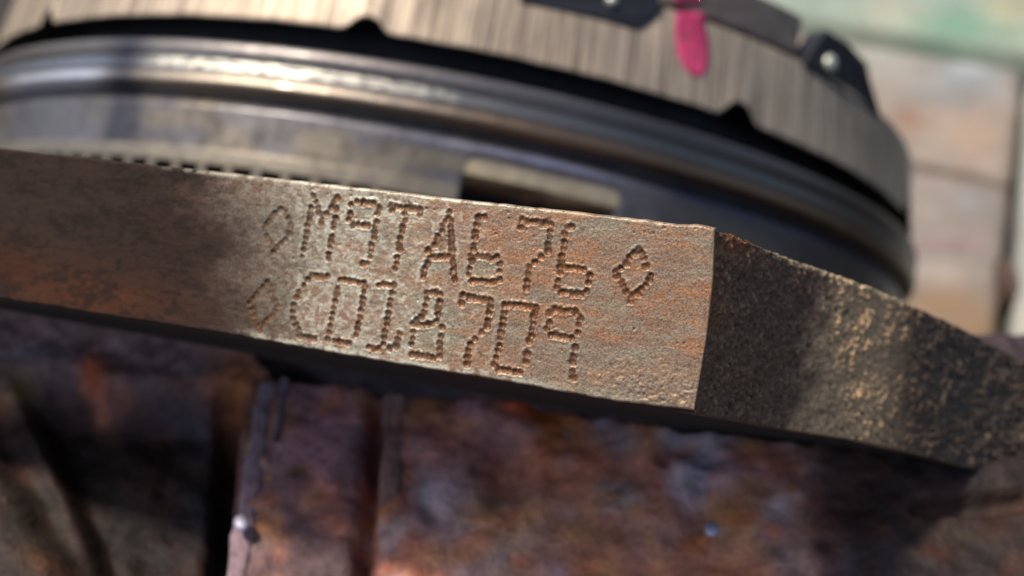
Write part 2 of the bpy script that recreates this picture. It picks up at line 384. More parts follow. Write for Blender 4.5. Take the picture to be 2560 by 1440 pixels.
prust = np.clip(sstep(-52, -30, sc_) * .75 + .25 + (n_b - .5) * 1.4, 0, 1)
# fold the border back round the arrises
P = c_top + sc_[..., None] * e1 + tt_g[..., None] * e2 + hgt[..., None] * e3
def fold(row, dirn):
    out = []
    for d, n in ((.05, .03), (.16, .14), (.22, .6), (.22, 2.5)):
        out.append(row + dirn * d - e3 * n)
    return np.stack(out, 0)
Pg = np.concatenate([fold(P[0], -e2)[::-1], P, fold(P[-1], e2)], 0)
ext = lambda a: np.concatenate([np.repeat(a[:1], 4, 0), a, np.repeat(a[-1:], 4, 0)], 0)
ca, pa, pr = ext(col), ext(pit), ext(prust)
rc = Pg[:, -1:]; Pg = np.concatenate([Pg, rc + e1 * .04 - e3 * .05, rc + e1 * .05 - e3 * .35], 1)
ca = np.concatenate([ca, ca[:, -1:], ca[:, -1:] * .5], 1); pa = np.concatenate([pa, pa[:, -1:], pa[:, -1:]], 1); pr = np.concatenate([pr, pr[:, -1:], pr[:, -1:]], 1)
ext2 = lambda a: np.concatenate([ext(a), ext(a)[:, -1:], ext(a)[:, -1:]], 1)
base_plate = c2w(np.array([-10., -14, 165])); base_plate[2] = 190.0
plate = thing('flange_plate', 'rusty steel plate edge stamped with two rows of dotted characters', 'metal plate', base_plate)
nr, nc = Pg.shape[:2]
fc = link('stamped_face', c2w(Pg).reshape(-1, 3), grid_faces(nr, nc), M_face, plate, base_plate,
     attrs={'Col': ('FLOAT_COLOR', ca.reshape(-1, 3)), 'pit': ('FLOAT', pa), 'pit_rust': ('FLOAT', pr), 'dark_end': ('FLOAT', ext2(dark_end))})
tag(fc, 'machined face with dotted stamped characters between diamonds')

# rough as-cast flank running back to the right
fx = np.array([1783, 1835, 1887, 1971, 2033, 2117, 2179, 2275, 2367, 2450, 2533, 2640, 2760.])
fyt = np.array([577, 596, 615, 648, 670, 700, 722, 763, 806, 847, 891, 945, 1005.])
fyb = np.array([1030, 1040, 1049, 1066, 1076, 1090, 1099, 1125, 1150, 1175, 1200, 1235, 1275.])
fd = np.array([110.0, 114.6, 119.4, 127.3, 132.0, 136.2, 139.0, 144.8, 150.5, 156.5, 161.5, 166, 168.])
xb_shift = np.array([48, 46, 42, 36, 32, 28, 24, 18, 12, 8, 4, 0, 0.])
NU, NV = 560, 150
uu = np.linspace(0, 1, NU); ki = np.linspace(0, 1, len(fx))
def smooth_interp(u, y):
    return np.interp(u, ki, y)
tp = ray(smooth_interp(uu, fx), smooth_interp(uu, fyt)) * smooth_interp(uu, fd)[:, None]
bp = ray(smooth_interp(uu, fx - xb_shift), smooth_interp(uu, fyb)) * (smooth_interp(uu, fd) + .9)[:, None]
vv_ = np.linspace(0, 1, NV)[:, None, None]
FP = bp[None] * (1 - vv_) + tp[None] * vv_
du = np.gradient(FP, axis=1); dv = np.gradient(FP, axis=0)
nn = np.cross(du, dv); nn /= np.linalg.norm(nn, axis=-1, keepdims=True)
nn *= np.where(nn[..., 2:3] > 0, -1, 1)
q3 = FP
g1 = fbm(q3 * 1.9, 3, 41); g2 = fbm(q3 * .5, 3, 42); g3 = vnoise(q3 * 3.6, 43)
g4 = np.maximum(vnoise(q3 * 2.6, 45), vnoise(q3 * 2.6 + 9.1, 46))
dis = (g1 - .5) * .5 + (g2 - .5) * .7 + (g3 - .5) * .22 + (g4 - .6) * .35
dis *= (np.clip(uu * 30, .12, 1) * 1.25)[None, :]
FPd = FP + nn * dis[..., None]
pxf, pyf = project(c2w(FP))
colf = np.broadcast_to(np.array((.135, .074, .042)), FP.shape).copy()
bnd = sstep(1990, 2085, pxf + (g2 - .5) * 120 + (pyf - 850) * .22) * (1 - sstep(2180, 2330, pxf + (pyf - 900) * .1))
colf = mix(colf, np.broadcast_to(np.array((.56, .36, .19)), FP.shape), bnd * .95)  # bright tan band: light on the flank painted into its colour
colf = mix(colf, np.broadcast_to(np.array((.080, .056, .037)), FP.shape), sstep(2220, 2380, pxf))
rb_ = np.exp(-(((pxf - 1835) / 45) ** 2 + ((pyf - 605) / 45) ** 2)) + .5 * np.exp(-(((pxf - 1795) / 30) ** 2 + ((pyf - 760) / 90) ** 2)) + .35 * np.exp(-(((pxf - 1830) / 80) ** 2 + ((pyf - 960) / 60) ** 2)) * (g3 > .55)
colf = mix(colf, np.broadcast_to(np.array((.24, .085, .028)), FP.shape), np.clip(rb_, 0, .9))
sp_ = sstep(.58, .74, g3 * .55 + g1 * .45) * (1 - .5 * bnd)
colf = mix(colf, np.broadcast_to(np.array((.30, .175, .095)), FP.shape), sp_ * .75)
dk_ = sstep(.44, .30, g1 * .6 + g4 * .4)
colf = mix(colf, np.broadcast_to(np.array((.016, .012, .012)), FP.shape), dk_ * .8)
et = (vv_[..., 0] > .975) * sstep(1880, 1960, pxf) * (1 - sstep(2230, 2330, pxf))
colf = mix(colf, np.broadcast_to(np.array((.62, .46, .27)), FP.shape), et * (g1 > .42) * .8)
tipdir = np.array([0.05, 1, .1])
frow = lambda row, d: np.stack([row + np.array([0, d * a, 0]) + np.array([-.5, 0, .6]) * b for a, b in ((.10, .12), (.12, .8), (.1, 3.0))], 0)
FG = np.concatenate([frow(FPd[0], -1)[::-1], FPd, frow(FPd[-1], 1)], 0)
ex3 = lambda a: np.concatenate([np.repeat(a[:1], 3, 0), a, np.repeat(a[-1:], 3, 0)], 0)
nr, nc = FG.shape[:2]
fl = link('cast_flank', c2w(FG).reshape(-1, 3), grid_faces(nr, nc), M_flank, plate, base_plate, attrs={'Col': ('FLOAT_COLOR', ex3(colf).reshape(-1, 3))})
tag(fl, 'rough dark cast side turning away past the sharp corner')

# body of the plate behind the face and the flank
ii = np.linspace(0, NU - 1, 14).astype(int)[1:]
top_loop = [c_top + s * e1 + (np.interp(s, ts, tt) - .35) * e2 - e3 * .8 for s in (-122, -70, -40, -15, -.6)] + [tp[i] + np.array([-1.2, -.6, 1.0]) for i in ii]
bot_loop = [c_top + s * e1 + (np.interp(s, bs, bt) + .35) * e2 - e3 * .8 for s in (-122, -70, -40, -15, -3.0)] + [bp[i] + np.array([-1.2, .6, 1.0]) for i in ii]
back = [np.array([60., -16, 205]), np.array([0., -9, 178]), np.array([-60., -1, 196]), np.array([-112., 5, 205])]
top_loop += [b_ + np.array([0, 5., 0]) for b_ in back]; bot_loop += [b_ + np.array([0, -3.2, 0]) for b_ in back]
v, f = prism(c2w(np.array(bot_loop)), c2w(np.array(top_loop)))
link('plate_body', v, f, M_body, plate, base_plate, smooth=False, attrs={'Col': ('FLOAT_COLOR', np.tile((.05, .036, .03), (len(v), 1)))})
# loose rust flakes sticking up at the corner and crumbs hanging off the lower arris
M_flake = flat_mat('rust_flake', (.22, .085, .03), .8)
def flake(at, size, seed, mat):
    r = np.random.default_rng(seed)
    t = np.array([(0, 0, 1.), (.9, 0, -.4), (-.5, .8, -.4), (-.5, -.8, -.4), (.3, .5, .7), (0.2, -.6, .5)]) * (1 + r.normal(0, .25, (6, 3)))
    f6 = [(0, 1, 4), (0, 4, 2), (0, 2, 3), (0, 3, 5), (0, 5, 1), (1, 2, 4), (1, 3, 2), (1, 5, 3)]
    return t * size * np.array([1, .8, 1]) + at, f6
def flakes(name, pts, mat, smin, smax):
    V, Fc = [], []
    for i, p in enumerate(pts):
        v, f = flake(p, rng.uniform(smin, smax), i + 50, mat)
        Fc += [tuple(q + len(V) for q in k) for k in f]; V += list(v)
    o = link(name, c2w(np.array(V)), Fc, mat, plate, base_plate, smooth=False)
    o['kind'] = 'stuff'; return o
pf = [ray(x, np.interp(x, fx, fyt) - rng.uniform(-6, 7)) * np.interp(x, fx, fd) for x in rng.uniform(1800, 1880, 34)]
flakes('rust_flake', pf, M_flake, .08, .22)
pc_ = []
for x in list(rng.uniform(150, 1300, 70)) + list(rng.uniform(1300, 2100, 34)):
    if x < 1735:
        s0, _ = to_face(np.array([x]), np.array([900.])); s0 = s0[0]
        pc_.append(c_top + s0 * e1 + (np.interp(s0, bs, bt) - rng.uniform(-.05, .12)) * e2 - e3 * rng.uniform(.1, .6))
    else:
        u = np.interp(x, fx, uu[np.linspace(0, NU - 1, len(fx)).astype(int)]); i = int(u * (NU - 1))
        pc_.append(bp[i] + np.array([0, -.1, .4]))
flakes('grime_crumb', pc_, M_body, .06, .17)
# ================================================================== FLYWHEEL ASSEMBLY
al, be = 0.17677, -0.12843
ax = np.array([math.sin(al) * math.cos(be), math.cos(al) * math.cos(be), -math.sin(be)])
ux = np.cross(ax, [0, 0, 1.]); ux /= np.linalg.norm(ux); vx = np.cross(ax, ux)
fc_ = np.array([-16.11, 22.45, 329.81])
def dirw(d): return d[0] * R_ + d[1] * U_ + d[2] * F_
fly = thing('flywheel', 'round clutch flywheel with brushed outer ring, shiny rim and pink paint mark', 'flywheel', c2w(fc_), rot=[dirw(ux), dirw(vx), dirw(ax)])
def cyl_hit(px, py, r):            # angle and height where a sight line meets the cylinder of radius r
    d = ray(float(px), float(py)); o = -fc_
    dl = np.array([d @ ux, d @ vx, d @ ax]); ol = np.array([o @ ux, o @ vx, o @ ax])
    a = dl[0] ** 2 + dl[1] ** 2; b = 2 * (dl[0] * ol[0] + dl[1] * ol[1]); c = ol[0] ** 2 + ol[1] ** 2 - r * r
    D = b * b - 4 * a * c
    if D < 0: D = 0
    t = (-b - math.sqrt(D)) / (2 * a); q = ol + dl * t
    return math.atan2(q[1], q[0]), q[2]
def lproj(v):                      # local mm -> photograph pixel
    q = fc_ + v[..., :1] * ux + v[..., 1:2] * vx + v[..., 2:3] * ax
    return 1280 + FPX * q[..., 0] / q[..., 2], 720 - FPX * q[..., 1] / q[..., 2]
TH0, TH1 = math.radians(-60), math.radians(240)
def lathe(prof, nth, rfun=None):
    """prof: list of (r, h) or functions of theta -> arrays; full turn, denser in front"""
    th = np.concatenate([np.linspace(TH0, TH1, nth), np.linspace(TH1, TH0 + 2 * math.pi, 80)[1:]])
    rows = []
    for r, h in prof:
        rr = r(th) if callable(r) else np.full_like(th, r); hh = h(th) if callable(h) else np.full_like(th, h)
        rows.append(np.stack([rr * np.cos(th), rr * np.sin(th), hh], -1))
    V = np.stack(rows, 0)
    uv = np.stack([np.broadcast_to(th * 115 * MM, V.shape[:2]), V[..., 2] * MM], -1)
    return V, uv, th
def ring_obj(name, prof, mat, nth=720, attrs=None, colf=None, parent=fly):
    V, uv, th = lathe(prof, nth)
    nr, nc = V.shape[:2]
    at = None
    if colf is not None:
        X, Y = lproj(V); at = {'Col': ('FLOAT_COLOR', colf(V, X, Y, th).reshape(-1, 3))}
    return link(name, V.reshape(-1, 3), grid_faces(nr, nc, wrap=False), mat, parent, None, attrs=at, uv=uv.reshape(-1, 2))

# brushed outer ring with scalloped lower edge and dips in its upper edge
def bump_th(th, c, w_, p=4): return np.exp(-np.abs((th - c) / w_) ** p)
low_n = [(cyl_hit(115, 60, 117)[0], .018, 3.2), (cyl_hit(915, 75, 117)[0], .026, 2.6), (cyl_hit(1848, 300, 117)[0], .030, 3.4)]
th_rep = (low_n[1][0] - low_n[2][0])
for k in range(1, 4): low_n += [(low_n[2][0] - k * th_rep, .028, 3.0), (low_n[0][0] + k * th_rep, .028, 3.0)]
RB, RT = 5.4, 22.3
def low_h(th): return RB + sum(d * bump_th(th, c, w_, 3) for c, w_, d in low_n) + .10 * np.sin(th * 61) * np.sin(th * 23)
tabA0, tabA1 = cyl_hit(1320, 0, 115)[0], cyl_hit(1630, 45, 115)[0]
tabB0, tabB1 = cyl_hit(2010, 150, 115)[0], cyl_hit(2215, 300, 115)[0]
def top_h(th):
    a, b = min(tabA0, tabA1), max(tabA0, tabA1)
    return RT - 4.0 * sstep(a - .03, a + .012, th) * (1 - sstep(b + .1, b + .16, th))
b = NB('brushed_steel'); uvn = b.n('ShaderNodeUVMap').outputs[0]
m1 = b.mapped((2000, 30, 1), uvn); m2 = b.mapped((4200, 60, 1), uvn); m3 = b.mapped((160, 90, 1), uvn)
s1 = b.noise(1, 3, .6, m1); s2 = b.noise(1, 3, .6, m2); s3 = b.noise(1, 4, .6, m3)
c = b.mixc(b.rng(s1, .38, .62), (.115, .084, .064), (.52, .415, .305))
c = b.mixc(b.rng(s2, .40, .75, 0, .7), c, (.68, .56, .41))
c = b.mixc(b.rng(s2, .48, .30, 0, .7), c, (.06, .043, .035))
c = b.mixc(b.rng(s3, .55, .8, 0, .55), c, (.17, .12, .10))
M_streak = b.done(c, .5, .35, b.bump(s1, .00015, .7), .5)
ring_obj('brushed_ring', [(103, 21.5), (114.0, lambda t: top_h(t) + .3), (114.7, top_h), (114.95, lambda t: top_h(t) - .7), (115.9, lambda t: (top_h(t) + low_h(t)) / 2),
    (116.9, lambda t: low_h(t) + .8), (117.1, lambda t: low_h(t) + .25), (116.9, low_h)], M_streak, 1500)
ring_obj('ring_underside', [(116.8, lambda t: low_h(t) + .05), (112, lambda t: low_h(t) + 1.0), (107, 9.5), (103, 9.5), (103, 21.5)], M_hole, 1200)
ring_obj('rim_groove', [(103, 1.5), (112, .6), (118.5, .22), (118.5, -.6), (103, -.6)], M_hole, 600)
ring_obj('gap_shade_filler', [(60, 21), (107.5, 21), (107.5, -6), (60, -6), (60, 21)], M_black, 240)  # black body filling the ring gap, standing in for its shade

# polished rim
b = NB('polished_rim'); cA = b.attr('Col', True); uvn = b.n('ShaderNodeUVMap').outputs[0]
sA = b.noise(1, 4, .6, b.mapped((330, 1500, 1), uvn)); sB = b.noise(1, 3, .6, b.mapped((60, 2500, 1), uvn)); sC = b.noise(1, 4, .65, b.mapped((420, 700, 1), uvn))
fl_ = b.attr('flake')
cc = b.mixc(b.rng(sB, .3, .7, 0, .6), cA, b.mixc(1.0, cA, (.55, .52, .50), 'MULTIPLY'))
fk = b.math('MULTIPLY', fl_, b.rng(sC, .44, .52))
cc = b.mixc(b.math('MULTIPLY', fl_, .6), cc, (.12, .115, .10)); cc = b.mixc(fk, cc, (.95, .92, .78))
nrm = b.bump(sB, .00008, .5, b.bump(sC, .0005, fl_ if False else .25))
M_rim = b.done(cc, b.rng(sA, .3, .7, .26, .5), b.math('SUBTRACT', .85, b.math('MULTIPLY', fk, .6)), nrm, .5)
rim_prof = [(118.45, .3), (118.7, .2), (119.0, -.2), (119.25, -.9), (119.2, -2.2), (118.75, -2.7), (118.5, -3.2), (118.75, -3.8), (119.3, -4.4), (119.45, -5.0), (119.35, -5.6),
            (119.0, -6.0), (119.25, -6.5), (119.5, -7.1), (119.3, -7.8), (118.6, -8.3), (117.6, -8.55), (108, -8.6)]
def rim_col(V, X, Y, th):
    h = V[..., 2]; T = np.broadcast_to(th, h.shape)
    n = fbm(p3(T * 9, h * .8), 4, 61)
    c = np.broadcast_to(np.array((.29, .272, .26)), h.shape + (3,)).copy()
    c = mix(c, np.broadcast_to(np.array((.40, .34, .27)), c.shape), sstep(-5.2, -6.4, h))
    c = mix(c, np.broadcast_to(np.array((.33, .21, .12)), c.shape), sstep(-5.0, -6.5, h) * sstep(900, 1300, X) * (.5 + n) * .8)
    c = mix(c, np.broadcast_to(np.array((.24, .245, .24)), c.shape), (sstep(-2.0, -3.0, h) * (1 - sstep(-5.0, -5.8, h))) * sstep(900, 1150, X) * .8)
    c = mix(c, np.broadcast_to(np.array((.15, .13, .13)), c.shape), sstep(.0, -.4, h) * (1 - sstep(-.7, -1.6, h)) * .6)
    c = mix(c, np.broadcast_to(np.array((.80, .84, .95)), c.shape), sstep(330, 200, X) * sstep(-20, 60, X) * sstep(-5.6, -6.3, h))  # bluish-white highlight on the left lip, painted in
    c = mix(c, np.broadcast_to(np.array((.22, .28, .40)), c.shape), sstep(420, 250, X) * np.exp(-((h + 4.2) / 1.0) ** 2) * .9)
    c = c * (1 - .45 * sstep(1250, 1750, X))[..., None]  # rim turns darker to the right: shading put into the colour
    c = mix(c, np.broadcast_to(np.array((.045, .05, .075)), c.shape), np.exp(-((X - 310 + (Y - 160) * .2) / 52) ** 2) * .8)  # dark reflection across the rim, painted as colour
    return c
V, uv, th = lathe(rim_prof, 1100); X, Y = lproj(V)
nr, nc = V.shape[:2]; h = V[..., 2]
flk = np.exp(-((h + 4.0) / 1.1) ** 2) * sstep(330, 440, X) * (1 - sstep(1080, 1180, X)) * (1 - .5 * sstep(740, 800, X))
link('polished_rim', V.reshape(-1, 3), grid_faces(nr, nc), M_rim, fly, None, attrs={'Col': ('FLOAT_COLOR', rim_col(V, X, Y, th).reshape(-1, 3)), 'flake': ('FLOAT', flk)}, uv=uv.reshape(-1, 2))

# drum wall with a window cut in it
hb = cyl_hit(300, 393, 116.8)[1]; hl = cyl_hit(300, 357, 117)[1]
w0 = cyl_hit(1155, 440, 117)[0]; w1 = cyl_hit(1552, 480, 117)[0]
ht0 = cyl_hit(1160, 378, 117)[1]; ht1 = cyl_hit(1520, 462, 117)[1]
NTH, NH = 1500, 110
th = np.linspace(TH0, TH1, NTH)[None, :]; hh = np.linspace(-8.4, hb - 9, NH)[:, None]
r = 116.0 + 1.0 * sstep(-9.0, -11.5, hh) + 0 * th
r += .9 * sstep(hl + .35, hl - .15, hh) - 9 * sstep(hb - .05, hb - .4, hh)
bul = np.exp(-((hh + 12.0) / 1.2) ** 2) * np.exp(-((th - cyl_hit(1350, 380, 117)[0]) / .17) ** 2)
r += .75 * bul
htop = ht0 + (ht1 - ht0) * (th - w0) / (w1 - w0)
tin = np.minimum(w0 - th, th - w1) * 117        # distance inside, mm
dn = htop - hh
rad = 2.6
rc = np.where((tin < rad) & (dn < rad), rad - np.hypot(rad - tin, rad - dn), np.minimum(tin, dn))
inside = sstep(-.05, .25, rc)
r -= inside * (.42 - .10 * np.clip(dn, 0, 4.2))
r -= 13 * sstep(-.1, .15, np.minimum(dn - 3.9, tin - .25))
V = np.stack([r * np.cos(th), r * np.sin(th), hh + 0 * th], -1); X, Y = lproj(V)
nz = fbm(p3(th * 14 + 0 * hh, hh * .35), 4, 71); nz2 = fbm(p3(th * 50 + 0 * hh, hh * .2), 3, 72)
cd_ = np.broadcast_to(np.array((.19, .165, .130)), V.shape).copy()
cd_ = mix(cd_, np.broadcast_to(np.array((.145, .138, .142)), V.shape), sstep(.45, .65, nz))
cd_ = mix(cd_, np.broadcast_to(np.array((.07, .06, .055)), V.shape), sstep(.56, .75, nz2) * .5)
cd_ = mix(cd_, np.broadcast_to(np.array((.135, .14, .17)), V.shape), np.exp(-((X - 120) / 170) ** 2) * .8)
cd_ = mix(cd_, np.broadcast_to(np.array((.040, .043, .065)), V.shape), np.exp(-((X - 308 + (Y - 280) * .1) / 45) ** 4) * .85)  # the same dark reflection carried down the drum in its colour
cd_ = mix(cd_, np.broadcast_to(np.array((.25, .22, .17)), V.shape), sstep(hl + .4, hl - .2, hh + 0 * th) * .8)
cd_ = mix(cd_, np.broadcast_to(np.array((.50, .41, .27)), V.shape), inside * (dn < 4.0) * .95)
cd_ = mix(cd_, np.broadcast_to(np.array((.012, .012, .02)), V.shape), inside * (dn > 4.05) * 1.0)  # lit bevel and dark hole of the window, both painted in
cd_ = mix(cd_, np.broadcast_to(np.array((.30, .33, .46)), V.shape), np.clip(bul, 0, 1) * .8)  # bluish highlight along the bulge, painted on
cd_ = mix(cd_, np.broadcast_to(np.array((.055, .05, .05)), V.shape), sstep(1500, 1750, X) * .8)  # right side of the drum shaded by colour
cd_ = mix(cd_, np.broadcast_to(np.array((.075, .08, .11)), V.shape), np.exp(-((hh + 10.5) / 1.6) ** 2) * sstep(560, 900, X) * .75 * (1 - np.clip(bul, 0, 1)))  # painted shadow band just under the rim
cd_ = mix(cd_, np.broadcast_to(np.array((.006, .006, .007)), V.shape), sstep(hb - .05, hb - .3, hh + 0 * th))  # gaps between the teeth blackened to stand for shade
M_drum = mat_vcol('worn_drum_steel', .38, .55, 260, .22, .00015, .5, rr=(.30, .48))
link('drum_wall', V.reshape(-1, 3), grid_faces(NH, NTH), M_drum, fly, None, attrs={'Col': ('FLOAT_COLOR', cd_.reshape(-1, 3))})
ring_obj('inner_drum', [(60, -8), (101, -8), (101, hb - 8.8), (60, hb - 8.8)], M_hole, 240)
# square teeth along the lower edge: the dark gaps between them show above the plate
def arc_block(t0, t1, r0, r1, h0, h1, n=6, taper=0.0):
    t = np.linspace(t0, t1, n); V = []
    for rr, hz in ((r0, h0), (r1, h0), (r1, h1), (r0, h1)):
        for k in t: V.append((rr * math.cos(k), rr * math.sin(k), hz))
    F = []
    for a in range(4):
        bb = (a + 1) % 4
        for i in range(n - 1): F.append((a * n + i, a * n + i + 1, bb * n + i + 1, bb * n + i))
    F.append((0, n, 2 * n, 3 * n)); F.append((n - 1, 4 * n - 1, 3 * n - 1, 2 * n - 1))
    return np.array(V, float), F
pitch = .0455
v, f = arc_block(-pitch * .13, pitch * .13, 110, 117.6, hb - 4.5, hb - .1, 3)
tooth0 = None
tc0 = cyl_hit(30, 385, 117)[0]
M_tooth = flat_mat('tooth_steel', (.22, .19, .15), .5, .3)
for k in range(-8, 26):
    a = tc0 - k * pitch
    if tooth0 is None:
        tooth0 = link('tooth', v, f, M_tooth, fly, None, smooth=False); o = tooth0
    else:
        o = tooth0.copy(); S.collection.objects.link(o)
    o.rotation_euler = (0, 0, a)
# pressed cover segments and black tabs riveted above the ring
M_cover = flat_mat('cover_steel', (.155, .125, .105), .5, .3, 300, .3)
def seg(px0, px1, name, mat, r1, h0, h1, label=None, r0=100):
    t0 = cyl_hit(*px0, r1)[0]; t1 = cyl_hit(*px1, r1)[0]
    v, f = arc_block(min(t0, t1), max(t0, t1), r0, r1, h0, h1, 16)
    o = link(name, v, f, mat, fly, None, smooth=False)
    m = o.modifiers.new('bevel', 'BEVEL'); m.width = .0006; m.segments = 2; m.limit_method = 'ANGLE'
    return o
seg((1672, 0), (1992, 150), 'cover_segment', M_cover, 114.2, 23.4, 31.5)
seg((1985, 150), (2035, 190), 'cover_segment', M_cover, 113.4, 23.0, 26.0)
seg((300, -60), (1300, -60), 'cover_segment', M_cover, 114.0, 23.4, 34)
def tab(px, lean):
    r0, r1 = 108, 115.6
    pts = [cyl_hit(x, y, r1) for x, y in px]
    A = [(r1 * math.cos(t), r1 * math.sin(t), hz) for t, hz in pts]
    Bk = [((r1 - 5) * math.cos(t), (r1 - 5) * math.sin(t), hz) for t, hz in pts]
    v, f = prism(A, Bk)
    o = link('rivet_tab', v, f, M_tab, fly, None, smooth=False)
    m = o.modifiers.new('bevel', 'BEVEL'); m.width = .0005; m.segments = 2
    return o
def rivet(px, py, rr, parent):
    t, hz = cyl_hit(px, py, 115.6)
    n = 16; V = [(0, 0, .9)]; F = []
    for k, (q, z) in enumerate(((.45, .8), (.8, .5), (1, 0.05), (1, -.4))):
        for i in range(n): V.append((q * rr * math.cos(2 * math.pi * i / n), q * rr * math.sin(2 * math.pi * i / n), z))
    for i in range(n): F.append((0, 1 + i, 1 + (i + 1) % n))
    for k in range(3):
        for i in range(n): F.append((1 + k * n + i, 1 + (k + 1) * n + i, 1 + (k + 1) * n + (i + 1) % n, 1 + k * n + (i + 1) % n))
    c, s_ = math.cos(t), math.sin(t)
    M3 = np.array([[-s_, c, 0], [0, 0, 1], [c, s_, 0]])
    v = np.array(V) @ M3 + np.array([115.6 * c, 115.6 * s_, hz])
    return link('rivet', v, F, M_rivet, parent, None)
tA = tab([(1290, -90), (1300, 8), (1420, 30), (1530, 55), (1585, 72), (1610, 68), (1655, 25), (1640, -70)], 0)
rivet(1530, 2, 1.1, tA)
tB = tab([(2068, 72), (2035, 118), (2008, 160), (2100, 225), (2205, 300), (2200, 270), (2178, 200), (2170, 158), (2120, 105)], 0)
rivet(2078, 158, 1.75, tB)
# pink paint stroke across the ring and the cover
def paint(px, dr, rf):
    n = len(px[0]); V = []; F = []
    m = 9
    for row in px:
        pass
    rows = []
    for (y, xl, xr) in px:
        row = []
        for i in range(m):
            x = xl + (xr - xl) * i / (m - 1); t, hz = cyl_hit(x, y, rf)
            # seat on the ring's slightly tapered wall
            rad_ = dr(hz)
            t, hz = cyl_hit(x, y, rad_); row.append((rad_ * math.cos(t), rad_ * math.sin(t), hz))
        rows.append(row)
    V = np.array(rows); outer = V.copy(); sc = np.sqrt(V[..., 0] ** 2 + V[..., 1] ** 2)
    inner = V.copy(); inner[..., :2] *= ((sc - .6) / sc)[..., None]
    nr = len(rows); F = [tuple(q) for q in grid_faces(nr, m)]; F += [tuple(q + nr * m for q in k) for k in grid_faces(nr, m, True)]
    bd = [i for i in range(m)] + [k * m + m - 1 for k in range(1, nr)] + [(nr - 1) * m + i for i in range(m - 2, -1, -1)] + [k * m for k in range(nr - 2, 0, -1)]
    for i in range(len(bd)):
        j = (i + 1) % len(bd); F.append((bd[i], bd[i] + nr * m, bd[j] + nr * m, bd[j]))
    return link('paint_mark', np.concatenate([outer.reshape(-1, 3), inner.reshape(-1, 3)]), F, M_pink, fly, None)
wall_r = lambda hz: 114.95 + (117.0 - 114.95) * np.clip((21.6 - hz) / (21.6 - 6), 0, 1) + .14
paint([(30, 1694, 1758), (45, 1688, 1766), (60, 1690, 1762), (78, 1685, 1769), (92, 1690, 1768), (105, 1688, 1774), (120, 1694, 1771), (135, 1694, 1776), (150, 1703, 1770), (162, 1706, 1772), (173, 1717, 1766), (183, 1722, 1764), (190, 1735, 1756)], wall_r, 115)
paint([(-60, 1680, 1735), (-30, 1682, 1745), (-8, 1686, 1752), (10, 1690, 1758)], lambda hz: 114.35, 114.2)
# ================================================================== RUSTY ENGINE BLOCK BELOW
BZ = CAM_H - 128.0                 # its top surface, mm above the bench
gx = np.arange(-160, 150.1, .58); gy = np.arange(62, 131.1, .55)   # world x, y (mm)
GX, GY = np.meshgrid(gx, gy)
PX, PY = project(np.stack([GX, GY, np.full_like(GX, BZ)], -1))
H = np.zeros_like(GX)
nb = fbm(p3(GX * .06, GY * .06), 5, 81); nb2 = fbm(p3(GX * .22, GY * .22), 4, 82); nb3 = fbm(p3(GX * .5, GY * .5), 3, 83)
H += (nb - .5) * 3.0 + (nb2 - .5) * 1.4 + (nb3 - .5) * .9
edge_y = np.interp(PX, [0, 560, 640, 690, 1300, 1700, 2100, 2560, 3200], [700, 800, 880, 935, 998, 1055, 1100, 1130, 1180])
drop = sstep(14, -22, PY - edge_y + (nb2 - .5) * 14)
H -= 13 * drop
def seg_d(x0, y0, x1, y1):
    dx, dy = x1 - x0, y1 - y0; t = np.clip(((PX - x0) * dx + (PY - y0) * dy) / (dx * dx + dy * dy), 0, 1)
    return np.hypot(PX - x0 - t * dx, PY - y0 - t * dy)
# pocket at the left, slanting lump in the corner, grooves between the ribs, bolt hole, slots
pk = sstep(60, 130, PX + (PY - 900) * -.42 + 60) * sstep(600, 540, PX + (PY - 1150) * .15) * sstep(900, 990, PY - PX * .08)
H -= 7 * pk
H -= 5.0 * np.exp(-(seg_d(945, 960, 905, 1480) / 22) ** 2) * sstep(960, 1010, PY)
H -= 3 * sstep(95, 10, seg_d(1245, 1130, 1270, 1210) + (nb2 - .5) * 40)
H -= 6 * sstep(46, 22, seg_d(560, 1000, 520, 1480) + (nb2 - .5) * 14)
H -= 6 * sstep(80, 50, seg_d(2440, 1090, 2350, 1060) + (nb2 - .5) * 16)
H += .9 * np.exp(-(seg_d(1690, 1150, 1730, 1230) / 26) ** 2) + 0.7 * np.exp(-(seg_d(1740, 1220, 1840, 1170) / 30) ** 2)
H -= 1.6 * sstep(44, 6, seg_d(1690, 1100, 1670, 1130)) + 1.2 * sstep(50, 6, seg_d(1735, 1120, 1765, 1140)) + 1.6 * sstep(80, 10, seg_d(1735, 1235, 1750, 1265)) 
H -= 2 * sstep(30, 12, seg_d(2300, 1260, 2560, 1250))
H -= 3 * np.exp(-(seg_d(-60, 1010, 240, 1480) / 60) ** 2)
H += 3 * sstep(0, 120, -PX * .9 + (PY - 1120) * .6 + 60)
